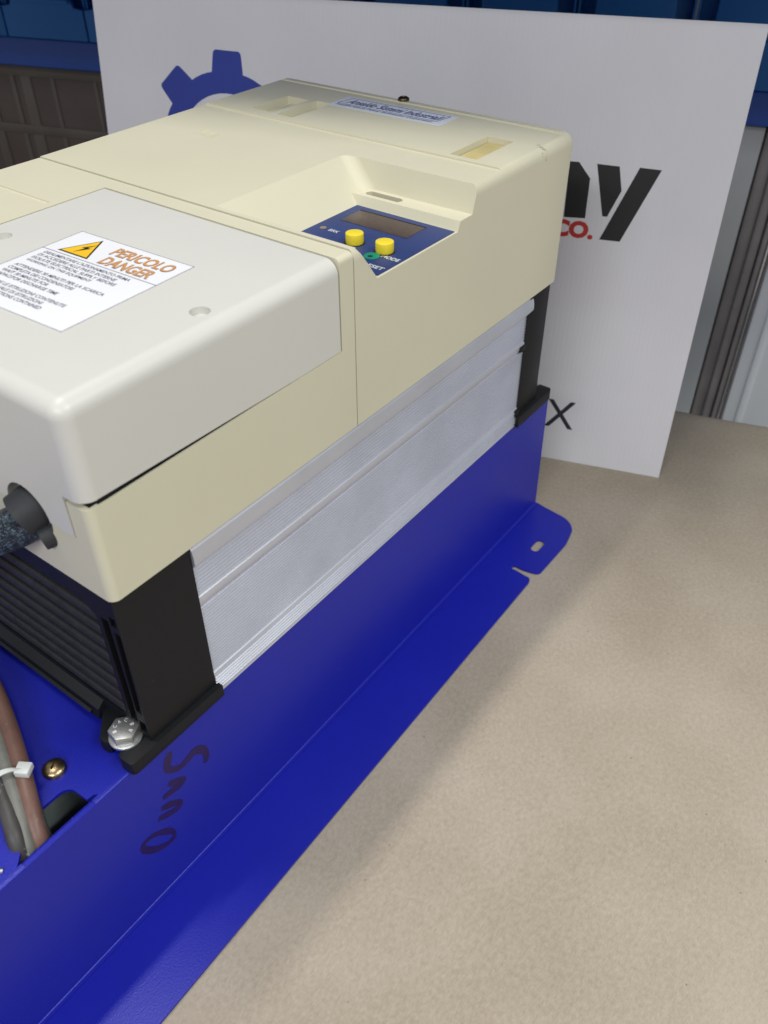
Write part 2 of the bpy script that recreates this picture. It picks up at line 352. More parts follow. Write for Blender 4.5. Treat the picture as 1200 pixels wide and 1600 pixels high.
# ---------------------------------------------------------------- blue chassis
chassis = thing('blue_chassis', 'blue powder-coated sheet metal chassis under the cream drive, marker writing on its side', 'chassis', (18, 12.7, -12.03))
U0 = -34
cut = arc(-4.35, 1.75, .6, 90, 0, 6) + [(-3.72, .95), (-3.45, .92)] + arc(-3.42, .72, .2, 80, -90, 5) + [(-7.6, .52)] + arc(-7.75, .62, .17, -60, -250, 5) + [(-7.35, 1.2), (-7.2, 1.9)] + arc(-6.8, 1.95, .4, 180, 90, 4)
cut = [(u, max(v, .74)) for u, v in cut]
obj('top_plate', plate_bm([(U0, .72), (43.15, .72), (43.15, 24.7), (U0, 24.7)], [cut], -.2, 0), BLUE, chassis)
def side(sgn):
    f = lambda v: v if sgn > 0 else 25.42-v
    outer = [(.72, 0)] + arc(.56, -.14, .14, 90, 180, 5) + [(.42, -11.68)] + arc(.30, -11.68, .12, 0, -90, 4) + [(.12, -11.8)]
    inner = [(.12, -12.0)] + arc(.30, -11.68, .32, -90, 0, 4) + [(.62, -.2), (.72, -.2)]
    pts = []
    for p in outer+inner:
        if not pts or (abs(p[0]-pts[-1][0])+abs(p[1]-pts[-1][1])) > 1e-4: pts.append(p)
    bm = prism_bm([(f(v), z) for v, z in pts], 'u', U0, 43.15)
    for v in bm.verts:
        if v.co.x > 40: v.co.x += .45*(-v.co.z/11.8)
    cs = []
    if sgn > 0:
        cs = [box_bm(-7.62, -3.6, -.5, 1.2, -.07, .5)]
    bm = carve(bm, cs, 0) if cs else bm
    o = obj('side_panel', bm, BLUE, chassis)
    g = (lambda v: v) if sgn > 0 else (lambda v: 25.42-v)
    fl = [(U0, .1), (U0, -4.9), (-6.8, -4.72), (10, -4.5), (33.9, -4.22)] + arc(34.0, -3.75, .45, -80, 20, 5) + [(34.45, -3.4), (34.55, -2.75)] + arc(34.8, -2.45, .28, 200, 20, 6) + [(35.05, -3.1), (35.2, -3.9)] + arc(35.75, -3.95, .5, 190, 262, 4) + arc(39.9, -1.75, 2.75, -92, -80, 2) + arc(41.0, -2.1, 2.25, -65, 0, 8) + [(43.45, -.6), (43.6, .1)]
    hole = arc(38.85, -2.64, .4, -90, 90, 6)+arc(37.95, -2.64, .4, 90, 270, 6)
    ol = [(u, g(v)) for u, v in fl]; hl = [(u, g(v)) for u, v in hole]
    obj('mounting_flange', plate_bm(ol, [hl], -12.0, -11.8), BLUE, chassis)
side(1); side(-1)
def stroke(pts, w, off=.415):
    Q = spline([(p[0], off, p[1]) for p in pts], 5); bm = bmesh.new(); L_, R_ = [], []
    n = len(Q)
    for i, p in enumerate(Q):
        t = (Q[min(i+1, n-1)]-Q[max(i-1, 0)]).normalized(); s = Vector((t.z, 0, -t.x)); ww = 1.2*w*(1+.18*math.sin(1+i*.28))*min(1, .6+.4*min(i, n-1-i)/4); p = p-Vector((0, .0004*i, 0))
        L_.append(bm.verts.new(p+s*ww)); R_.append(bm.verts.new(p-s*ww))
    for i in range(n-1): bm.faces.new((L_[i], L_[i+1], R_[i+1], R_[i]))
    return bm
for pts, w in (([(0.98, -1.08), (0.7, -1.6), (0.61, -2.24), (1.28, -2.86), (1.92, -2.82), (2.45, -2.72), (3.0, -3.21), (3.13, -3.94), (2.95, -4.38)], .21),
               ([(0.38, -3.29), (0.85, -3.71), (1.34, -4.08), (0.98, -4.29), (0.51, -4.12), (-0.15, -4.02)], .19),
               ([(-0.42, -4.67), (0.18, -5.05), (0.76, -5.64), (0.57, -5.91), (-0.08, -5.66), (-0.74, -5.27)], .19),
               ([(-0.07, -7.55), (-0.58, -6.79), (-1.32, -6.19), (-1.97, -6.1), (-2.08, -6.57), (-1.63, -7.28), (-0.94, -7.87), (-0.26, -8.02), (-0.07, -7.55)], .17)):
    obj('marker_letter', stroke(pts, w), MARKER, chassis, smooth=False)
obj('inner_bracket', box_bm(-7.6, -3.0, .9, 2.0, -2.6, -2.4), mat('inner_steel', (.16, .19, .18), .5), chassis)
obj('inner_bracket', box_bm(-9, -1, 3.1, 3.3, -9, -.4), mat('inner_steel', (.16, .19, .18), .5), chassis)
# cross-head screw in the top plate
def dome_bm(c, r, h, n=28, rings=6):
    bm = bmesh.new(); R = []
    for k in range(rings):
        a = math.pi/2*k/rings; R.append([bm.verts.new((c[0]+r*math.cos(a)*math.cos(2*math.pi*i/n), c[1]+r*math.cos(a)*math.sin(2*math.pi*i/n), c[2]+h*.3+h*.7*math.sin(a))) for i in range(n)])
    base = [bm.verts.new((v.co.x, v.co.y, c[2])) for v in R[0]]; R.insert(0, base)
    for A, B in zip(R, R[1:]):
        for i in range(n): bm.faces.new((A[i], A[(i+1) % n], B[(i+1) % n], B[i]))
    bm.faces.new(R[-1]); bm.faces.new(base[::-1]); return bm
def cross_cutters(c, z0, z1, l, w, rot):
    out = []
    for a in (rot, rot+math.pi/2):
        b = box_bm(-l, l, -w, w, z0, z1)
        for v in b.verts:
            x, y = v.co.x, v.co.y; k = .45 if v.co.z < (z0+z1)/2 else 1
            v.co.x = c[0]+(x*k*math.cos(a)-y*math.sin(a)); v.co.y = c[1]+(x*k*math.sin(a)+y*math.cos(a))
        out.append(b)
    return out
obj('pan_head_screw', carve(dome_bm((-3.6, 3.62, 0), .6, .42), cross_cutters((-3.6, 3.62), .2, .6, .3, .06, .5), .012, 1), BRASS, chassis)
obj('bead', tube_bm([(-8.95, 1.6, .05), (-8.6, 1.25, .12), (-8.35, 1.1, .05)], .12, 8, 3), STEEL, chassis)

# ---------------------------------------------------------------- the drive
drive = thing('motor_drive', 'cream plastic motor drive with keypad, aluminium heatsink and black end caps on blue chassis', 'motor drive', (20, 12, 0))
BW = 24.5; ZT = 21.1; ZC = 11.1
def shell(u0, u1, r=.75, ZT=21.1):
    prof = [(0, ZC), (0, ZT-r)] + arc(r, ZT-r, r, 180, 90, 7) + arc(BW-r, ZT-r, r, 90, 0, 7) + [(BW, ZC)]
    p2 = []
    for p in prof:
        if not p2 or abs(p[0]-p2[-1][0])+abs(p[1]-p2[-1][1]) > 1e-4: p2.append(p)
    return prism_bm(p2, 'u', u0, u1)
SEAM = 17.1
def widen(bm):
    for v in bm.verts:
        if v.co.y > 20: v.co.y += max(0, v.co.x-17)*.036*(v.co.y-20)/4.5
fs = shell(0, SEAM-.03, .3, 21.06)
bevel_where(fs, lambda c, d: c.x < .01 and c.y < .01 and abs(d.z) > .9, .45, 5)
front = carve(fs, [box_bm(-1, 16.0, -1, 16.85, 16.2, 23), box_bm(-1, .6, 1.3, 16.85, 14.28, 17),
              cyl_bm((-1, 4.4, 14.2), 'u', 1.42, 3.2), box_bm(-2, 12.73, 17.4, 26, 20.97, 23), box_bm(.66, 15.9, .12, 16.7, 15.5, 17), box_bm(.3, .8, .22, 1.2, 15.5, 17)], .06, 2)
obj('front_housing', front, CREAM, drive, even=True)
pocket_prof = [(17.35, 21.3), (17.45, 21.1), (19.0, 19.05), (26.55, 19.05), (26.80, 19.6), (28.05, 19.6), (28.55, 21.3), (28.6, 23), (17.2, 23)]
pk = prism_bm(pocket_prof, 'v', -2, 7.2)
for v in pk.verts:
    if v.co.y > 0: v.co.y = 7.15+(v.co.z-19.05)*1.15
bevel_where(pk, lambda c, d: c.y > 5 and c.x > 27.8 and abs(d.z) > .3 and c.z < 22, .7, 5)
ZM, ZR, ZE = 21.13, 21.24, 21.32
main = shell(SEAM+.03, 40.55, .8, ZE)
bevel_where(main, lambda c, d: c.x > 40.5 and abs(d.x) < .1 and c.z > 12, .35, 3)
wins = [(32.45, 36.4, 19.1, 21.0), (32.3, 36.6, 17.15, 18.6), (31.95, 36.4, 2.25, 4.15)]
slot = [(27.12, 6.9), (27.12, 4.6), (27.45, 4.45), (27.72, 4.7), (27.72, 6.9), (27.42, 7.1)]
main = carve(main, [pk, prism_bm(slot, 'z', 18.6, 20.5)] + [box_bm(a, b, c, d, ZR-.6, 23) for a, b, c, d in wins]
             + [box_bm(10, 39.72, -1, 26, ZR, 23), box_bm(10, 31.47, -1, 26, ZM, 23)], .06, 3)
widen(main)
CREAM2 = mat('cream_plastic_rear', (0.635, 0.60, 0.45), .42, var=.03, scale=9, bump=.10, bscale=1400)
add_marks(CREAM2, (.36, .31, .20), .35, 55, .74)
spot_wear(CREAM2, W((36.6, .5, 20.8))-W((20, 12, 0)), .012, (.12, .10, .07), .6, 420, .80)
obj('main_housing', main, CREAM2, drive, even=True)
for i, (a, b, c, d) in enumerate(wins):
    obj('window_insert', box_bm(a+.03, b-.03, c+.03, d-.03, ZR-.75, ZR-.52 if i < 2 else ZR-.36, .02), AMBER if i == 2 else CREAM, drive)
obj('slot_insert', box_bm(27.14, 27.7, 4.5, 7.0, 18.7, 19.25), DISPLAY, drive)
obj('glue_residue', flat_poly([(26.27, 20.32, ZM+.006), (27.05, 20.4, ZM+.006), (26.95, 18.66, ZM+.006), (25.94, 18.62, ZM+.006)]), RESID, drive, smooth=False)
sc = obj('top_screw', carve(dome_bm((40.1, 13.4, ZE), .42, .30), cross_cutters((40.1, 13.4), ZE+.15, ZE+.45, .2, .05, .7), .01, 1), OLDSCREW, drive)
# seam filler: what shows inside the joints
obj('inner_frame', box_bm(.7, 40.2, .35, 24.1, ZC+.1, 15.4), CREAM, drive)
obj('inner_chamber', box_bm(.72, 15.88, .2, 16.68, 15.6, 20.6), DARK, drive)

obj('inner_chamber', box_bm(.36, .74, .3, 1.18, 15.6, 20.0), DARK, drive)
# white terminal cover
cv = box_bm(-.06, 15.9, .0, 16.78, 14.3, 21.02)
bevel_where(cv, lambda c, d: (c.y < .01 and c.z > 21 and abs(d.x) > .9) or (c.x < 0 and c.z > 21 and abs(d.y) > .9) or (c.x < 0 and c.y < .01 and abs(d.z) > .9), .75, 8)
slope = prism_bm([(.62, 13), (.62, 16.52), (13.0, 16.24), (20, 16.23), (20, 13)], 'v', -3, 20)
cover = carve(cv, [slope, prism_bm([(-2, 13), (-2, 16.50), (.7, 16.50), (.7, 13)], 'v', -3, 1.36), cyl_bm((-1, 4.4, 14.2), 'u', 1.45, 2.2),
                   cyl_bm((8.4, 1.45, 20.7), 'z', .46, 1), cyl_bm((8.4, 15.37, 20.7), 'z', .46, 1)], .05, 2)
cvr = obj('terminal_cover', cover, WHITE, drive, even=True); cvr['label'] = 'white removable cover with a danger label and two screw wells'
# danger label on the cover
LA = math.radians(2.2)
LO = Vector((7.42, 8.62, 21.03)); LX = Vector((-math.sin(-LA), -math.cos(LA), 0)); LY = Vector((math.cos(LA), math.sin(LA), 0))
LX = Vector((math.sin(LA)*1.0, -math.cos(LA), 0))
def lp(x, y, h=0): return LO+LX*x+LY*y+Vector((0, 0, h))
sheet = bmesh.new()
hw, hh = 3.88, 3.86
bmx = [lp(-hw, -hh), lp(hw, -hh), lp(hw, hh), lp(-hw, hh)]
A = [sheet.verts.new(p) for p in bmx]; B = [sheet.verts.new(p+Vector((0, 0, .014))) for p in bmx]
sheet.faces.new(B); sheet.faces.new(A[::-1])
for i in range(4): sheet.faces.new((A[i], A[(i+1) % 4], B[(i+1) % 4], B[i]))
dl = obj('danger_label', sheet, LABELW, cvr, smooth=False); dl['label'] = 'white square sticker with yellow hazard triangle and printed warning'
def line_strip(name, x0, y0, x1, y1, w, m, parent, h=.022):
    d = Vector((x1-x0, y1-y0)).normalized(); n = Vector((-d.y, d.x))*w/2
    return obj(name, flat_poly([lp(x0+n.x, y0+n.y, h), lp(x1+n.x, y1+n.y, h), lp(x1-n.x, y1-n.y, h), lp(x0-n.x, y0-n.y, h)]), m, parent, smooth=False)
line_strip('rule', -hw, 1.42, hw, 1.42, .045, INK, dl)
for a, b in (((-hw, hh-.03), (hw, hh-.03)), ((hw-.03, hh), (hw-.03, -hh)), ((-hw+.03, hh), (-hw+.03, -hh)), ((-hw, -hh+.03), (hw, -hh+.03))):
    line_strip('border', *a, *b, .03, INK, dl)
tri = [(-3.05, 1.62), (-.95, 1.62), (-2.0, 3.58)]
cx, cy = sum(p[0] for p in tri)/3, sum(p[1] for p in tri)/3
obj('triangle_edge', flat_poly([lp(*p, .022) for p in tri]), BLACKINK, dl, smooth=False)
obj('triangle_field', flat_poly([lp(cx+(x-cx)*.86, cy+(y-cy)*.86, .03) for x, y in tri]), YEL, dl, smooth=False)
bolt_sh = [(-1.75, 3.0), (-2.22, 2.40), (-2.0, 2.42), (-2.2, 1.82), (-1.70, 2.54), (-1.94, 2.52)]
obj('lightning_bolt', flat_poly([lp(*p, .038) for p in bolt_sh]), BLACKINK, dl, smooth=False)
def lab_text(body, x, y, w, h, m, bold=0., hgt=.022): return lettering('lettering', body, lp(x, y, hgt), LX, LY, w, h, m, dl, bold)
for body, y, w in (('PERICOLO', 2.62, 3.85), ('DANGER', 1.62, 3.25)):
    x = -.55 if body[0] == 'P' else -.25
    lab_text(body, x-.03, y-.03, w+.06, .84, INK, .035); lab_text(body, x, y+.02, w, .76, ORANGE, .012, .03)
rows = ["DISALIMENTARE L'AZIONAMENTO PRIMA", 'DI ACCEDERE ALLE PARTI INTERNE', 'ISOLATE ELECTRICAL SUPPLY BEFORE', 'WORKING ON THIS EQUIPMENT', None,
        'ATTENDERE 30 MINUTI PER LA SCARICA', 'COMPLETA DEI CONDENSATORI', 'WAIT 30 MINUTE FOR', 'CAPACITOR DISCHARGE TIME', None,
        'LEGGERE LE ISTRUZIONI CONTENUTE', 'NEL MANUALE DI ISTRUZIONI', 'READ INSTRUCTIONS CONTAINED', 'IN THE MANUAL']
y = 1.0
for r in rows:
    if r is None: y -= .26; continue
    lab_text(r, -3.35, y, len(r)*.178, .25, INK, .02); y -= .355

# brand plate at the rear
PO = Vector((37.65, 12.7, ZR+.004)); PX = Vector((.02, -1, 0)).normalized(); PY = Vector((1, .02, 0)).normalized()
def pp(x, y, h=0): return PO+PX*x+PY*y+Vector((0, 0, h))
pb = bmesh.new(); q = [(-4.65, -1.25), (4.75, -1.25), (4.75, 1.25), (-4.65, 1.25)]
A = [pb.verts.new(pp(*p)) for p in q]; B = [pb.verts.new(pp(*p, .014)) for p in q]; pb.faces.new(B); pb.faces.new(A[::-1])
for i in range(4): pb.faces.new((A[i], A[(i+1) % 4], B[(i+1) % 4], B[i]))
bl = obj('brand_label', pb, LABELB, drive, smooth=False); bl['label'] = 'pale blue maker sticker with italic navy lettering'
def pl(x0, y0, x1, y1, w):
    d = Vector((x1-x0, y1-y0)).normalized(); n = Vector((-d.y, d.x))*w/2
    obj('border', flat_poly([pp(x0+n.x, y0+n.y, .022), pp(x1+n.x, y1+n.y, .022), pp(x1-n.x, y1-n.y, .022), pp(x0-n.x, y0-n.y, .022)]), INKB, bl, smooth=False)
pl(-4.1, .98, 4.25, .98, .07); pl(-4.3, -.52, 4.05, -.52, .07); pl(-4.3, -.52, -4.1, .98, .07); pl(4.05, -.52, 4.25, .98, .07)
lettering('lettering', 'Ansaldo Sistemi Industriali', pp(-3.85, -.25, .022), PX, PY, 7.9, 1.0, INKB, bl, .02, .25)
lettering('lettering', 'Ansaldo Energy Power Engineering Corporation', pp(-4.3, -.98, .022), PX, PY, 8.2, .36, INKB, bl, .02, .25)

# keypad
kp = obj('keypad', prism_bm([(19.2, .14), (26.45, .14), (26.5, 7.12), (19.1, 7.12)], 'z', 19.02, 19.09), KEYBLUE, drive)
kp.data.materials[0] = KEYBLUE; kp['label'] = 'dark blue membrane keypad with display and round buttons'
obj('display', prism_bm([(24.0, 1.72), (25.9, 1.72), (25.9, 6.42), (24.0, 6.42)], 'z', 19.085, 19.105), DISPLAY, kp)
obj('display_bezel', prism_bm([(25.9, 1.72), (25.95, 1.72), (25.95, 6.42), (25.9, 6.42)], 'z', 19.085, 19.12), DARK, kp)
for vv in (3.68, 1.64):
    b = obj('button', cyl_bm((21.85, vv, 19.09), 'z', .50, .58, 36, .05), YBUT, kp)
    obj('button_well', prism_bm(circle(21.83, vv+.02, .585, 32), 'z', 19.085, 19.10), DARK, kp)
g = obj('reset_button', carve(cyl_bm((20.95, 1.83, 19.09), 'z', .44, .03, 32), [cyl_bm((20.85, 1.86, 18.8), 'z', .15, 1, 20)], 0), GREEN, kp)
obj('reset_hole', prism_bm(circle(20.85, 1.86, .16, 20), 'z', 19.085, 19.1), DARK, kp)
obj('indicator', cyl_bm((22.5, 6.45, 19.085), 'z', .2, .025, 24, .01), LEDM, kp)
KX, KY = Vector((0, -1, 0)), Vector((1, 0, 0))
lettering('lettering', 'MODE', (21.12, 1.40, 19.098), KX, KY, 1.12, .34, KEYTXT, kp, .02)
lettering('lettering', 'RESET', (19.78, 1.62, 19.098), KX, KY, 1.30, .34, KEYTXT, kp, .02)
lettering('lettering', 'BRK', (22.32, 5.98, 19.098), KX, KY, .68, .3, KEYTXT, kp, .01)
lettering('lettering', 'UP', (21.03, 3.68, 19.098), KX, KY, .5, .3, KEYTXT, kp, .01)

# heatsink
def ridges(z0, z1, vout, vin, pitch=.22):
    out = []; n = max(1, int(round((z0-z1)/pitch))); p = (z0-z1)/n
    for i in range(n):
        z = z0-i*p; out += [(vin, z), (vout, z-p*.30), (vout, z-p*.50), (vin, z-p*.85)]
    return out
prof = [(20, 10.9), (.9, 10.9), (.9, 10.86)] + [(.46, 10.84), (.28, 10.6), (.2, 10.15), (.2, 9.72), (.32, 9.56), (.55, 9.53)] + ridges(9.48, 7.42, .44, .60) + [(.46, 7.36), (.41, 7.22), (.40, 6.95), (.47, 6.76), (.58, 6.72)] + ridges(6.68, 1.72, .44, .60) + [(.44, 1.66), (.36, 1.5), (.33, 1.44)] + ridges(1.42, .28, .28, .40) + [(.30, .12), (20, .12)]
obj('heatsink', prism_bm(prof, 'u', 4.72, 37.45), ALU, drive, angle=25)
obj('heatsink_rail', prism_bm([(.6, 10.7), (.45, 10.66), (.29, 10.5), (.21, 10.1), (.21, 9.74), (.33, 9.58), (.6, 9.55)], 'u', 37.45, 37.95, .03), ALU, drive)

# black end caps
cap_b = box_bm(.12, 4.7, .36, 24.1, .1, ZC)
cuts = [box_bm(-1, 1.5, 1.95, 22.5, 1.75, 9.75), box_bm(-1, 1.2, 1.08, 1.62, 1.9, 9.3), box_bm(-1, 1.2, .50, .92, 2.9, 8.75), box_bm(-1, .9, .5, .92, 9.1, 9.75), box_bm(-1, 1.0, .5, .98, 1.3, 2.2)]
cuts[0] = prism_bm([(2.35, 1.75), (1.95, 2.2), (1.95, 9.0), (2.7, 9.75), (22.5, 9.75), (22.5, 1.75)], 'u', -1, 1.5)
for k in (1, 2):
    for v in cuts[k].verts:
        v.co.y += .18*(5-v.co.z)/8 if k == 2 else 0
cap = obj('front_end_cap', carve(cap_b, cuts, .05, 2), BLACK, drive, even=True)
obj('cap_interior', box_bm(1.42, 1.6, .45, 23, 1, 10), DARK, cap)
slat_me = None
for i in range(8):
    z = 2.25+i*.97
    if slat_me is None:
        s_ = obj('slat', box_bm(.1, .85, 1.9, 22.6, z-.29, z+.29, .16, 3), SLATLIT, cap); slat_me = s_
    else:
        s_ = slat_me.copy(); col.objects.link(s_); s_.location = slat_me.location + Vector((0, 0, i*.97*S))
for vv in (6.6, 12, 17.6):
    obj('grille_stay', box_bm(.6, 1.1, vv-.15, vv+.15, 1.8, 9.7, .05), BLACK, cap)
lipb = prism_bm([(.12, 1.55), (-.32, 1.2), (-.42, .5), (.35, .03), (1.2, .03), (1.2, 1.55)], 'v', 3.9, 24.0, .04)
obj('lower_lip', lipb, BLACK, cap)
obj('rib', prism_bm([(-.40, .95), (-.55, .82), (-.45, .6), (-.3, .6)], 'v', 4.4, 23.6, .02), BLACK, cap)
foot = [(4.85, .02), (-1.15, .02)] + arc(-1.2, .3, .28, -90, -180, 4) + [(-1.5, .85), (-1.4, 1.12), (-1.0, 1.15)] + arc(-.45, 1.62, .5, -60, 60, 6) + [(-1.05, 2.02), (-1.2, 2.02), (-1.32, 2.2), (-1.36, 2.62), (.05, 4.05), (.6, 4.05), (4.85, 4.05)]
obj('mounting_foot', prism_bm(foot, 'z', .02, .92, .05), BLACK, cap)
def rear_cap():
    rc = obj('rear_end_cap', box_bm(37.46, 40.5, .36, 24.1, .1, ZC, .04), BLACK, drive)
    obj('mounting_foot', prism_bm([(37.2, .0), (42.3, .0)]+arc(42.35, .3, .3, -90, 0, 4)+[(42.65, 1.1), (42.3, 1.2), (42.2, 2.0), (42.6, 2.1), (42.6, 2.8), (41, 4), (37.2, 4)], 'z', .02, .98, .05), BLACK, rc)
    obj('clip', box_bm(36.75, 37.5, .28, .8, 6.72, 7.12, .05), BLACK, rc)
    obj('clip', box_bm(36.95, 37.5, .20, .8, 1.0, 1.55, .05), BLACK, rc)
    hb = obj('hex_bolt', cyl_bm((41.7, 1.65, 1.1), 'z', .72, .6, 6, .05), STEEL, rc)
rear_cap()
# hex bolt with washer on the front foot
bc = (-.45, 1.62)
hexb = cyl_bm((bc[0], bc[1], 1.08), 'z', .80, .58, 6, 0)
bevel_where(hexb, lambda c, d: c.z > 1.6 and abs(d.z) < .1, .06, 2)
for v in hexb.verts:
    x, y = v.co.x-bc[0], v.co.y-bc[1]; a = .35; v.co.x = bc[0]+x*math.cos(a)-y*math.sin(a); v.co.y = bc[1]+x*math.sin(a)+y*math.cos(a)
hx = obj('hex_bolt', hexb, STEEL, drive); hx['label'] = 'zinc hex bolt with stamped head on its washer'
obj('washer', cyl_bm((bc[0]-.02, bc[1]-.02, .925), 'z', .86, .15, 36, .03), STEEL, hx)
def stamped(ch, ang, rad, rot):
    p = Vector((bc[0]+rad*math.cos(ang), bc[1]+rad*math.sin(ang), 1.672)); X = Vector((math.cos(rot), math.sin(rot), 0)); Y = Vector((-math.sin(rot), math.cos(rot), 0))
    lettering('stamped_mark', ch, p-X*.08-Y*.1, X, Y, .15, .2, LABELW, hx, .01)
for i, ch in enumerate('ICAC'):
    a = math.radians(160-i*42); stamped(ch, a, .46, a-math.pi/2)
for i, ch in enumerate('8.8'):
    if ch != '.': a = math.radians(-75+i*26); stamped(ch, a, .44, a+math.pi/2)

# ---------------------------------------------------------------- cables
pc = thing('power_cable', 'thick braided dark power cable leaving the round opening of the terminal cover', 'cable', (-2, 6, 12.5))
obj('jacket', tube_bm([(2.0, 4.1, 14.3), (.9, 4.2, 14.05), (-.2, 4.75, 13.55), (-1.4, 5.9, 12.95), (-3.5, 8.2, 12.1), (-6.5, 11.8, 10.8), (-10, 16, 8.5), (-14, 20, 4)], .95, 20), BRAID, pc)
obj('heat_shrink_sleeve', tube_bm([(2.6, 4.35, 15.0), (1.2, 4.3, 14.55), (.35, 4.45, 14.3), (-.35, 4.75, 13.95)], lambda t: 1.12-.06*t, 22), SLEEVE, pc)
obj('inner_core', tube_bm([(1.6, 3.6, 13.6), (.4, 3.5, 13.3), (-.25, 3.75, 13.15)], lambda t: .62-.05*t, 18), SLEEVE, pc)
obj('core_tag', flat_poly([(.75, 5.75, 15.0), (.75, 5.05, 15.35), (.75, 5.05, 14.75), (.75, 5.7, 14.45)]), LABELW, pc, smooth=False)
def wire(name, label, pts, r, m):
    t = obj(name, tube_bm(pts, r, 14), m, None); t['label'] = label; t['category'] = 'cable'; t['group'] = 'control cables tied into a bundle'
wire('cable', 'reddish brown cable in the tied bundle, next to the gold screw', [(-1.9, 12.5, 1.5), (-2.7, 9.6, 1.35), (-3.4, 7.6, 1.2), (-4.3, 5.4, 1.0), (-5.3, 3.3, .65), (-6.1, 1.8, -.1), (-6.45, 1.15, -1.2), (-6.5, 1.0, -4)], .46, BROWNCABLE)
wire('cable', 'pale grey cable running down the middle of the tied bundle', [(-2.7, 12.8, 1.5), (-3.6, 9.7, 1.3), (-4.2, 7.5, 1.15), (-5.0, 5.4, .95), (-5.95, 3.2, .6), (-6.75, 1.75, -.1), (-7.0, 1.2, -1.2), (-7.0, 1.05, -4)], .40, GREYCABLE)
wire('cable', 'dark grey dusty cable on the outer side of the tied bundle', [(-3.7, 13.0, 1.3), (-4.5, 9.6, 1.1), (-5.1, 7.3, .9), (-5.75, 5.2, .75), (-6.5, 3.1, .55), (-7.05, 1.9, .1), (-7.3, 1.3, -1.2), (-7.3, 1.1, -4)], .44, DARKCABLE)
wire('cable', 'thin dark cable tucked behind the reddish brown one', [(-2.2, 11.0, .5), (-3.5, 7.0, .45), (-4.7, 4.4, .40), (-5.5, 2.5, .2), (-5.95, 1.5, -.6), (-6.05, 1.2, -4)], .28, DARKCABLE)
tie = thing('cable_tie', 'white nylon cable tie around the bundle of cables', 'cable tie', (-5.2, 4.6, .5))
tc_ = [Vector(p) for p in ((-4.8, 3.75, 1.3), (-5.1, 3.98, 1.55), (-5.5, 4.3, 1.58), (-6.0, 4.6, 1.42), (-6.45, 4.75, 1.0), (-6.55, 4.7, .3))]
bm = bmesh.new(); Q = spline(tc_, 5); rows_ = []
wd = Vector((.45, -.9, 0)).normalized()*.24
for i, p in enumerate(Q):
    t = (Q[min(i+1, len(Q)-1)]-Q[max(i-1, 0)]).normalized(); nn = t.cross(wd).normalized()*.05
    rows_.append([bm.verts.new(p+wd+nn), bm.verts.new(p-wd+nn), bm.verts.new(p-wd-nn), bm.verts.new(p+wd-nn)])
for A, B in zip(rows_, rows_[1:]):
    for a in range(4): bm.faces.new((A[a], A[(a+1) % 4], B[(a+1) % 4], B[a]))
bm.faces.new(rows_[0]); bm.faces.new(rows_[-1][::-1])
obj('strap', bm, TIE, tie)
hb = box_bm(-.36, .36, -.34, .34, -.2, .2, .06)
R3 = Matrix.Rotation(math.radians(-58), 3, 'Z')
for v in hb.verts: v.co = R3 @ v.co + Vector((-4.85, 3.82, 1.36))
obj('head', hb, TIE, tie)

# ---------------------------------------------------------------- the sign behind
tl = math.radians(8.125); UPB = Vector((0, 0, 1))*math.cos(tl)+NB*math.sin(tl); OUT = UPB.cross(E)
if OUT.dot(NB) > 0: OUT = -OUT
sign = thing('sign_board', 'white corrugated plastic sign with blue gear leaning behind the drive', 'sign', tuple(BO))
def sb(s, t, h=0): return BO+E*s+UPB*t+OUT*h
# the panel is made in its own frame so that its flutes follow it
pan = box_bm(0, 56.6, -.4, 0, 0, 37.8)
for v in pan.verts: v.co = Vector((v.co.x*S, v.co.y*S, v.co.z*S))
me = bpy.data.meshes.new('panel'); bmesh.ops.recalc_face_normals(pan, faces=pan.faces); pan.to_mesh(me); pan.free(); me.materials.append(CORO)
po = bpy.data.objects.new('panel', me); col.objects.link(po); po.parent = sign
mm = Matrix((E, -OUT, UPB)).transposed().to_4x4(); 
po.matrix_local = mm
for v in me.vertices: v.co.y += 0.004
def board_poly(name, pts, m, h=.015):
    bm = bmesh.new(); bm.faces.new([bm.verts.new(sb(*p, h)) for p in pts]); bmesh.ops.triangulate(bm, faces=bm.faces)
    return obj(name, bm, m, sign, smooth=False)
def ring_poly(name, outer, inner, m, h=.015):
    T = tessellate_polygon([[Vector((p[0], p[1], 0)) for p in outer], [Vector((p[0], p[1], 0)) for p in inner]])
    bm = bmesh.new(); V = [bm.verts.new(sb(*p, h)) for p in outer+inner]
    for t in T: bm.faces.new([V[i] for i in t])
    return obj(name, bm, m, sign, smooth=False)
gc = (43.85, 25.35); go = []
for k in range(8):
    a = math.radians(90+45*k+1.5)
    da = Vector((math.cos(a), math.sin(a))); dp = Vector((-da.y, da.x))
    def gp(r, w): q_ = da*r+dp*w; return (gc[0]+q_.x, gc[1]+q_.y)
    go += [gp(6.65, -1.3), gp(6.72, 0), gp(6.65, 1.3)] if k == 1 else [gp(6.45, -1.52), gp(7.9, -1.36), gp(8.1, -1.30), gp(8.25, -1.12), gp(8.25, 1.12), gp(8.1, 1.30), gp(7.9, 1.36), gp(6.45, 1.52)]
    for j in range(1, 5):
        b = a+math.asin(1.52/6.62)+(math.radians(45)-2*math.asin(1.52/6.62))*j/5; go.append((gc[0]+6.65*math.cos(b), gc[1]+6.65*math.sin(b)))
ring_poly('gear_emblem', go, circle(gc[0], gc[1], 4.85, 48), GEARINK)
board_poly('sign_letter', [(16.4, 27.3), (12.02, 27.35), (10.93, 26.16), (10.83, 22.98), (12.62, 22.9), (12.75, 26.0), (14.5, 26.0), (14.55, 22.9), (16.4, 22.9)], BLACKINK)
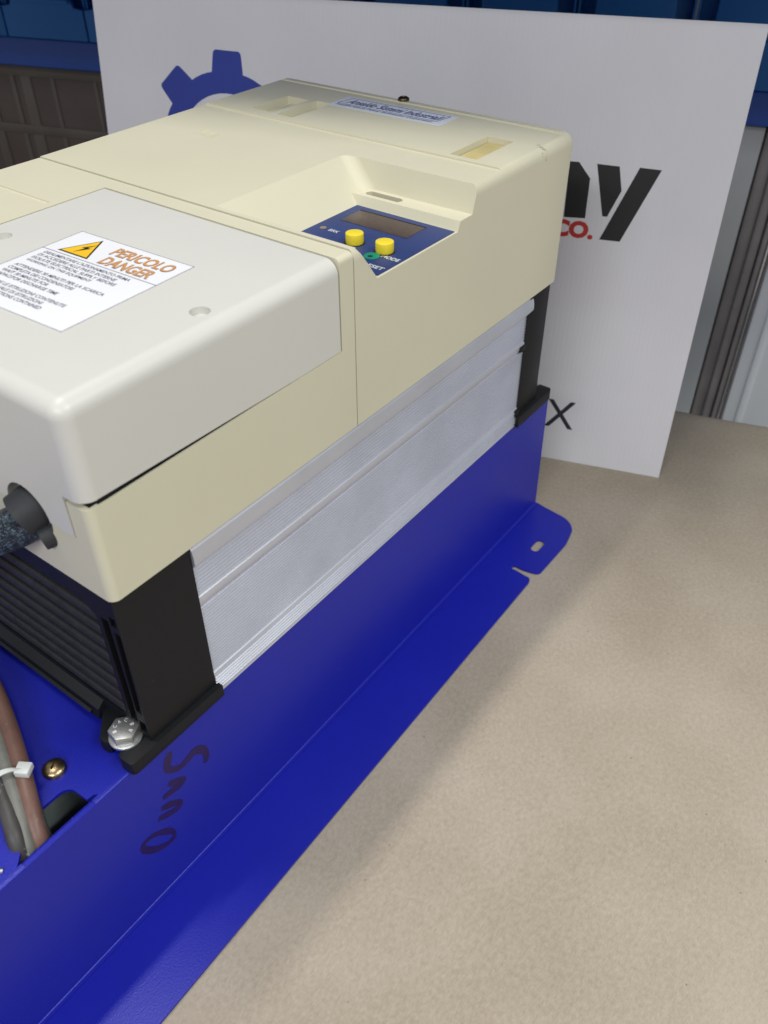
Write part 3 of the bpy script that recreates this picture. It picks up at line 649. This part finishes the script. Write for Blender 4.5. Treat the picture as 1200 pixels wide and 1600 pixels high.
board_poly('sign_letter', [(10.56, 27.34), (8.74, 27.3), (8.25, 25.45), (9.05, 23.30), (9.45, 23.3)], BLACKINK)
board_poly('sign_letter', [(7.13, 27.36), (5.41, 27.32), (7.66, 21.40), (9.37, 21.39)], BLACKINK)
lettering('sign_lettering', 'CO.', sb(13.45, 21.28, .015), -E, UPB, 3.5, 1.45, REDINK, sign, .055)
lettering('sign_lettering', 'PX', sb(13.25, 3.42, .015), -E, UPB, 4.45, 2.82, SIGNX, sign, .004)

# ---------------------------------------------------------------- shelf with bins and the things under it
D0 = 35.0
def bgbox(name, s0, s1, d0, d1, z0, z1, m, parent=None, bev=.15):
    bm = box_bm(s0, s1, d0, d1, z0, z1, bev)
    for v in bm.verts: v.co = bg(*v.co)
    return obj(name, bm, m, parent)
def bgprism(name, pts, d0, d1, m, parent, bev=.08):
    bm = prism_bm(pts, 'v', d0, d1, bev)
    for v in bm.verts: v.co = bg(*v.co)
    return obj(name, bm, m, parent)
# the shelf above the bench: its underside is out of frame, its shade falls on the sign and the rear of the drive
shelf = thing('storage_shelf', 'blue steel shelf beam carrying the row of blue bins', 'shelf', tuple(bg(40, D0+10, 11)))
bgbox('front_beam', -40, 140, D0+.3, D0+2.0, 10.9, 14.35, BEAMBLUE, shelf, .25)
bgbox('shelf_board', -40, 140, D0+2.0, D0+28, 13.2, 14.3, BEAMBLUE, shelf, .1)
bgbox('upright', -42.5, -40, D0, D0+26, -90, 35, BEAMBLUE, shelf); bgbox('upright', 140, 142.5, D0, D0+26, -90, 35, BEAMBLUE, shelf)
bgbox('upper_shelf', -40, 140, -13, D0+28, 35, 37.5, BEAMBLUE, shelf, .2)
def bin_at(sc):
    b = thing('storage_bin', 'blue plastic hopper-front storage bin standing in the row on the shelf beam', 'storage bin', tuple(bg(sc, D0+8, 14.4)), 'blue bins along the shelf')
    w = 6.02
    bgprism('front_panel', [(sc-w, 14.45), (sc+w, 14.45), (sc+w, 18.0), (sc+4.75, 18.2), (sc+4.2, 19.4), (sc+4.0, 24.0), (sc+3.4, 25.2), (sc-3.4, 25.2), (sc-4.0, 24.0), (sc-4.2, 19.4), (sc-4.75, 18.2), (sc-w, 18.0)], D0, D0+.7, BINBLUE, b, .14)
    bgbox('front_ledge', sc-4.3, sc+4.3, D0-.35, D0+.05, 18.6, 19.1, BINBLUE, b, .12)
    for sx in (-1, 1): bgbox('side_panel', sc+sx*w-.25*(sx > 0), sc+sx*w+.25*(sx < 0), D0+.7, D0+20, 14.45, 27, BINBLUE, b, .08)
    bgbox('rear_panel', sc-w+.25, sc+w-.25, D0+19.6, D0+20, 14.45, 27, BINBLUE, b, .08)
    bgbox('inner_wall', sc-w+.25, sc+w-.25, D0+2.6, D0+3.0, 14.45, 26.4, BINBLUE, b, .08)
for k in range(-3, 10): bin_at(5.25+6.12+12.25*k)
# wrapped carton under the shelf
ct = thing('wrapped_carton', 'dark brown carton wrapped in stretch film under the blue shelf', 'carton', tuple(bg(90, D0+20, -90)))
bgbox('carton', 48, 132, D0+3, D0+33, -89.9, 10.4, CARTON, ct, .4)
random.seed(8)
for s_, w_ in ((60, .5), (79.6, .6), (81.2, .3), (88.0, .35), (92.5, 1.0), (94.6, .4), (99, .8), (104, .5), (112, .7)):
    bgprism('film_fold', [(s_-w_, 10.3), (s_+w_*.6, 10.3), (s_+w_*.8, -10), (s_+w_*.3, -40), (s_-w_*.8, -40), (s_-w_*1.1, -10)], D0+2.86, D0+3.02, FILM, ct, .03)
for z_ in (9.6, 1.9, -14): bgbox('film_band', 48.5, 131.5, D0+2.78, D0+3.05, z_-.6, z_+.7, FILM, ct, .05)
# pale metal cabinet on the other side
cb = thing('metal_cabinet', 'pale grey metal cabinet with dark upright and white door beside the sign', 'cabinet', tuple(bg(0, D0+20, -90)))
bgbox('side_panel', -4.6, 46, D0+2.4, D0+30, -89.9, 10.4, CABGREY, cb, .2)
bgbox('upright', -6.3, -4.8, D0+2.9, D0+6, -89.9, 10.4, CABDARK, cb, .4)
bgbox('upright', -7.3, -6.2, D0+2.2, D0+6, -89.9, 10.4, CABDARK, cb, .3)
bgbox('upright', -8.05, -7.4, D0+1.7, D0+6, -89.9, 10.4, CABDARK, cb, .2)
bgbox('trim', -8.35, -8.1, D0+1.4, D0+6, -89.9, 10.4, CABTRIM, cb, .06)
bgbox('trim', -8.62, -8.48, D0+1.5, D0+6, -89.9, 10.4, CABDARK, cb, .04)
bgbox('door', -46, -8.7, D0+1.2, D0+8, -89.9, 10.4, CABWHITE, cb, .3)
bgbox('door_rib', -11.2, -10.3, D0+.9, D0+1.3, -88, 10, CABWHITE, cb, .2)
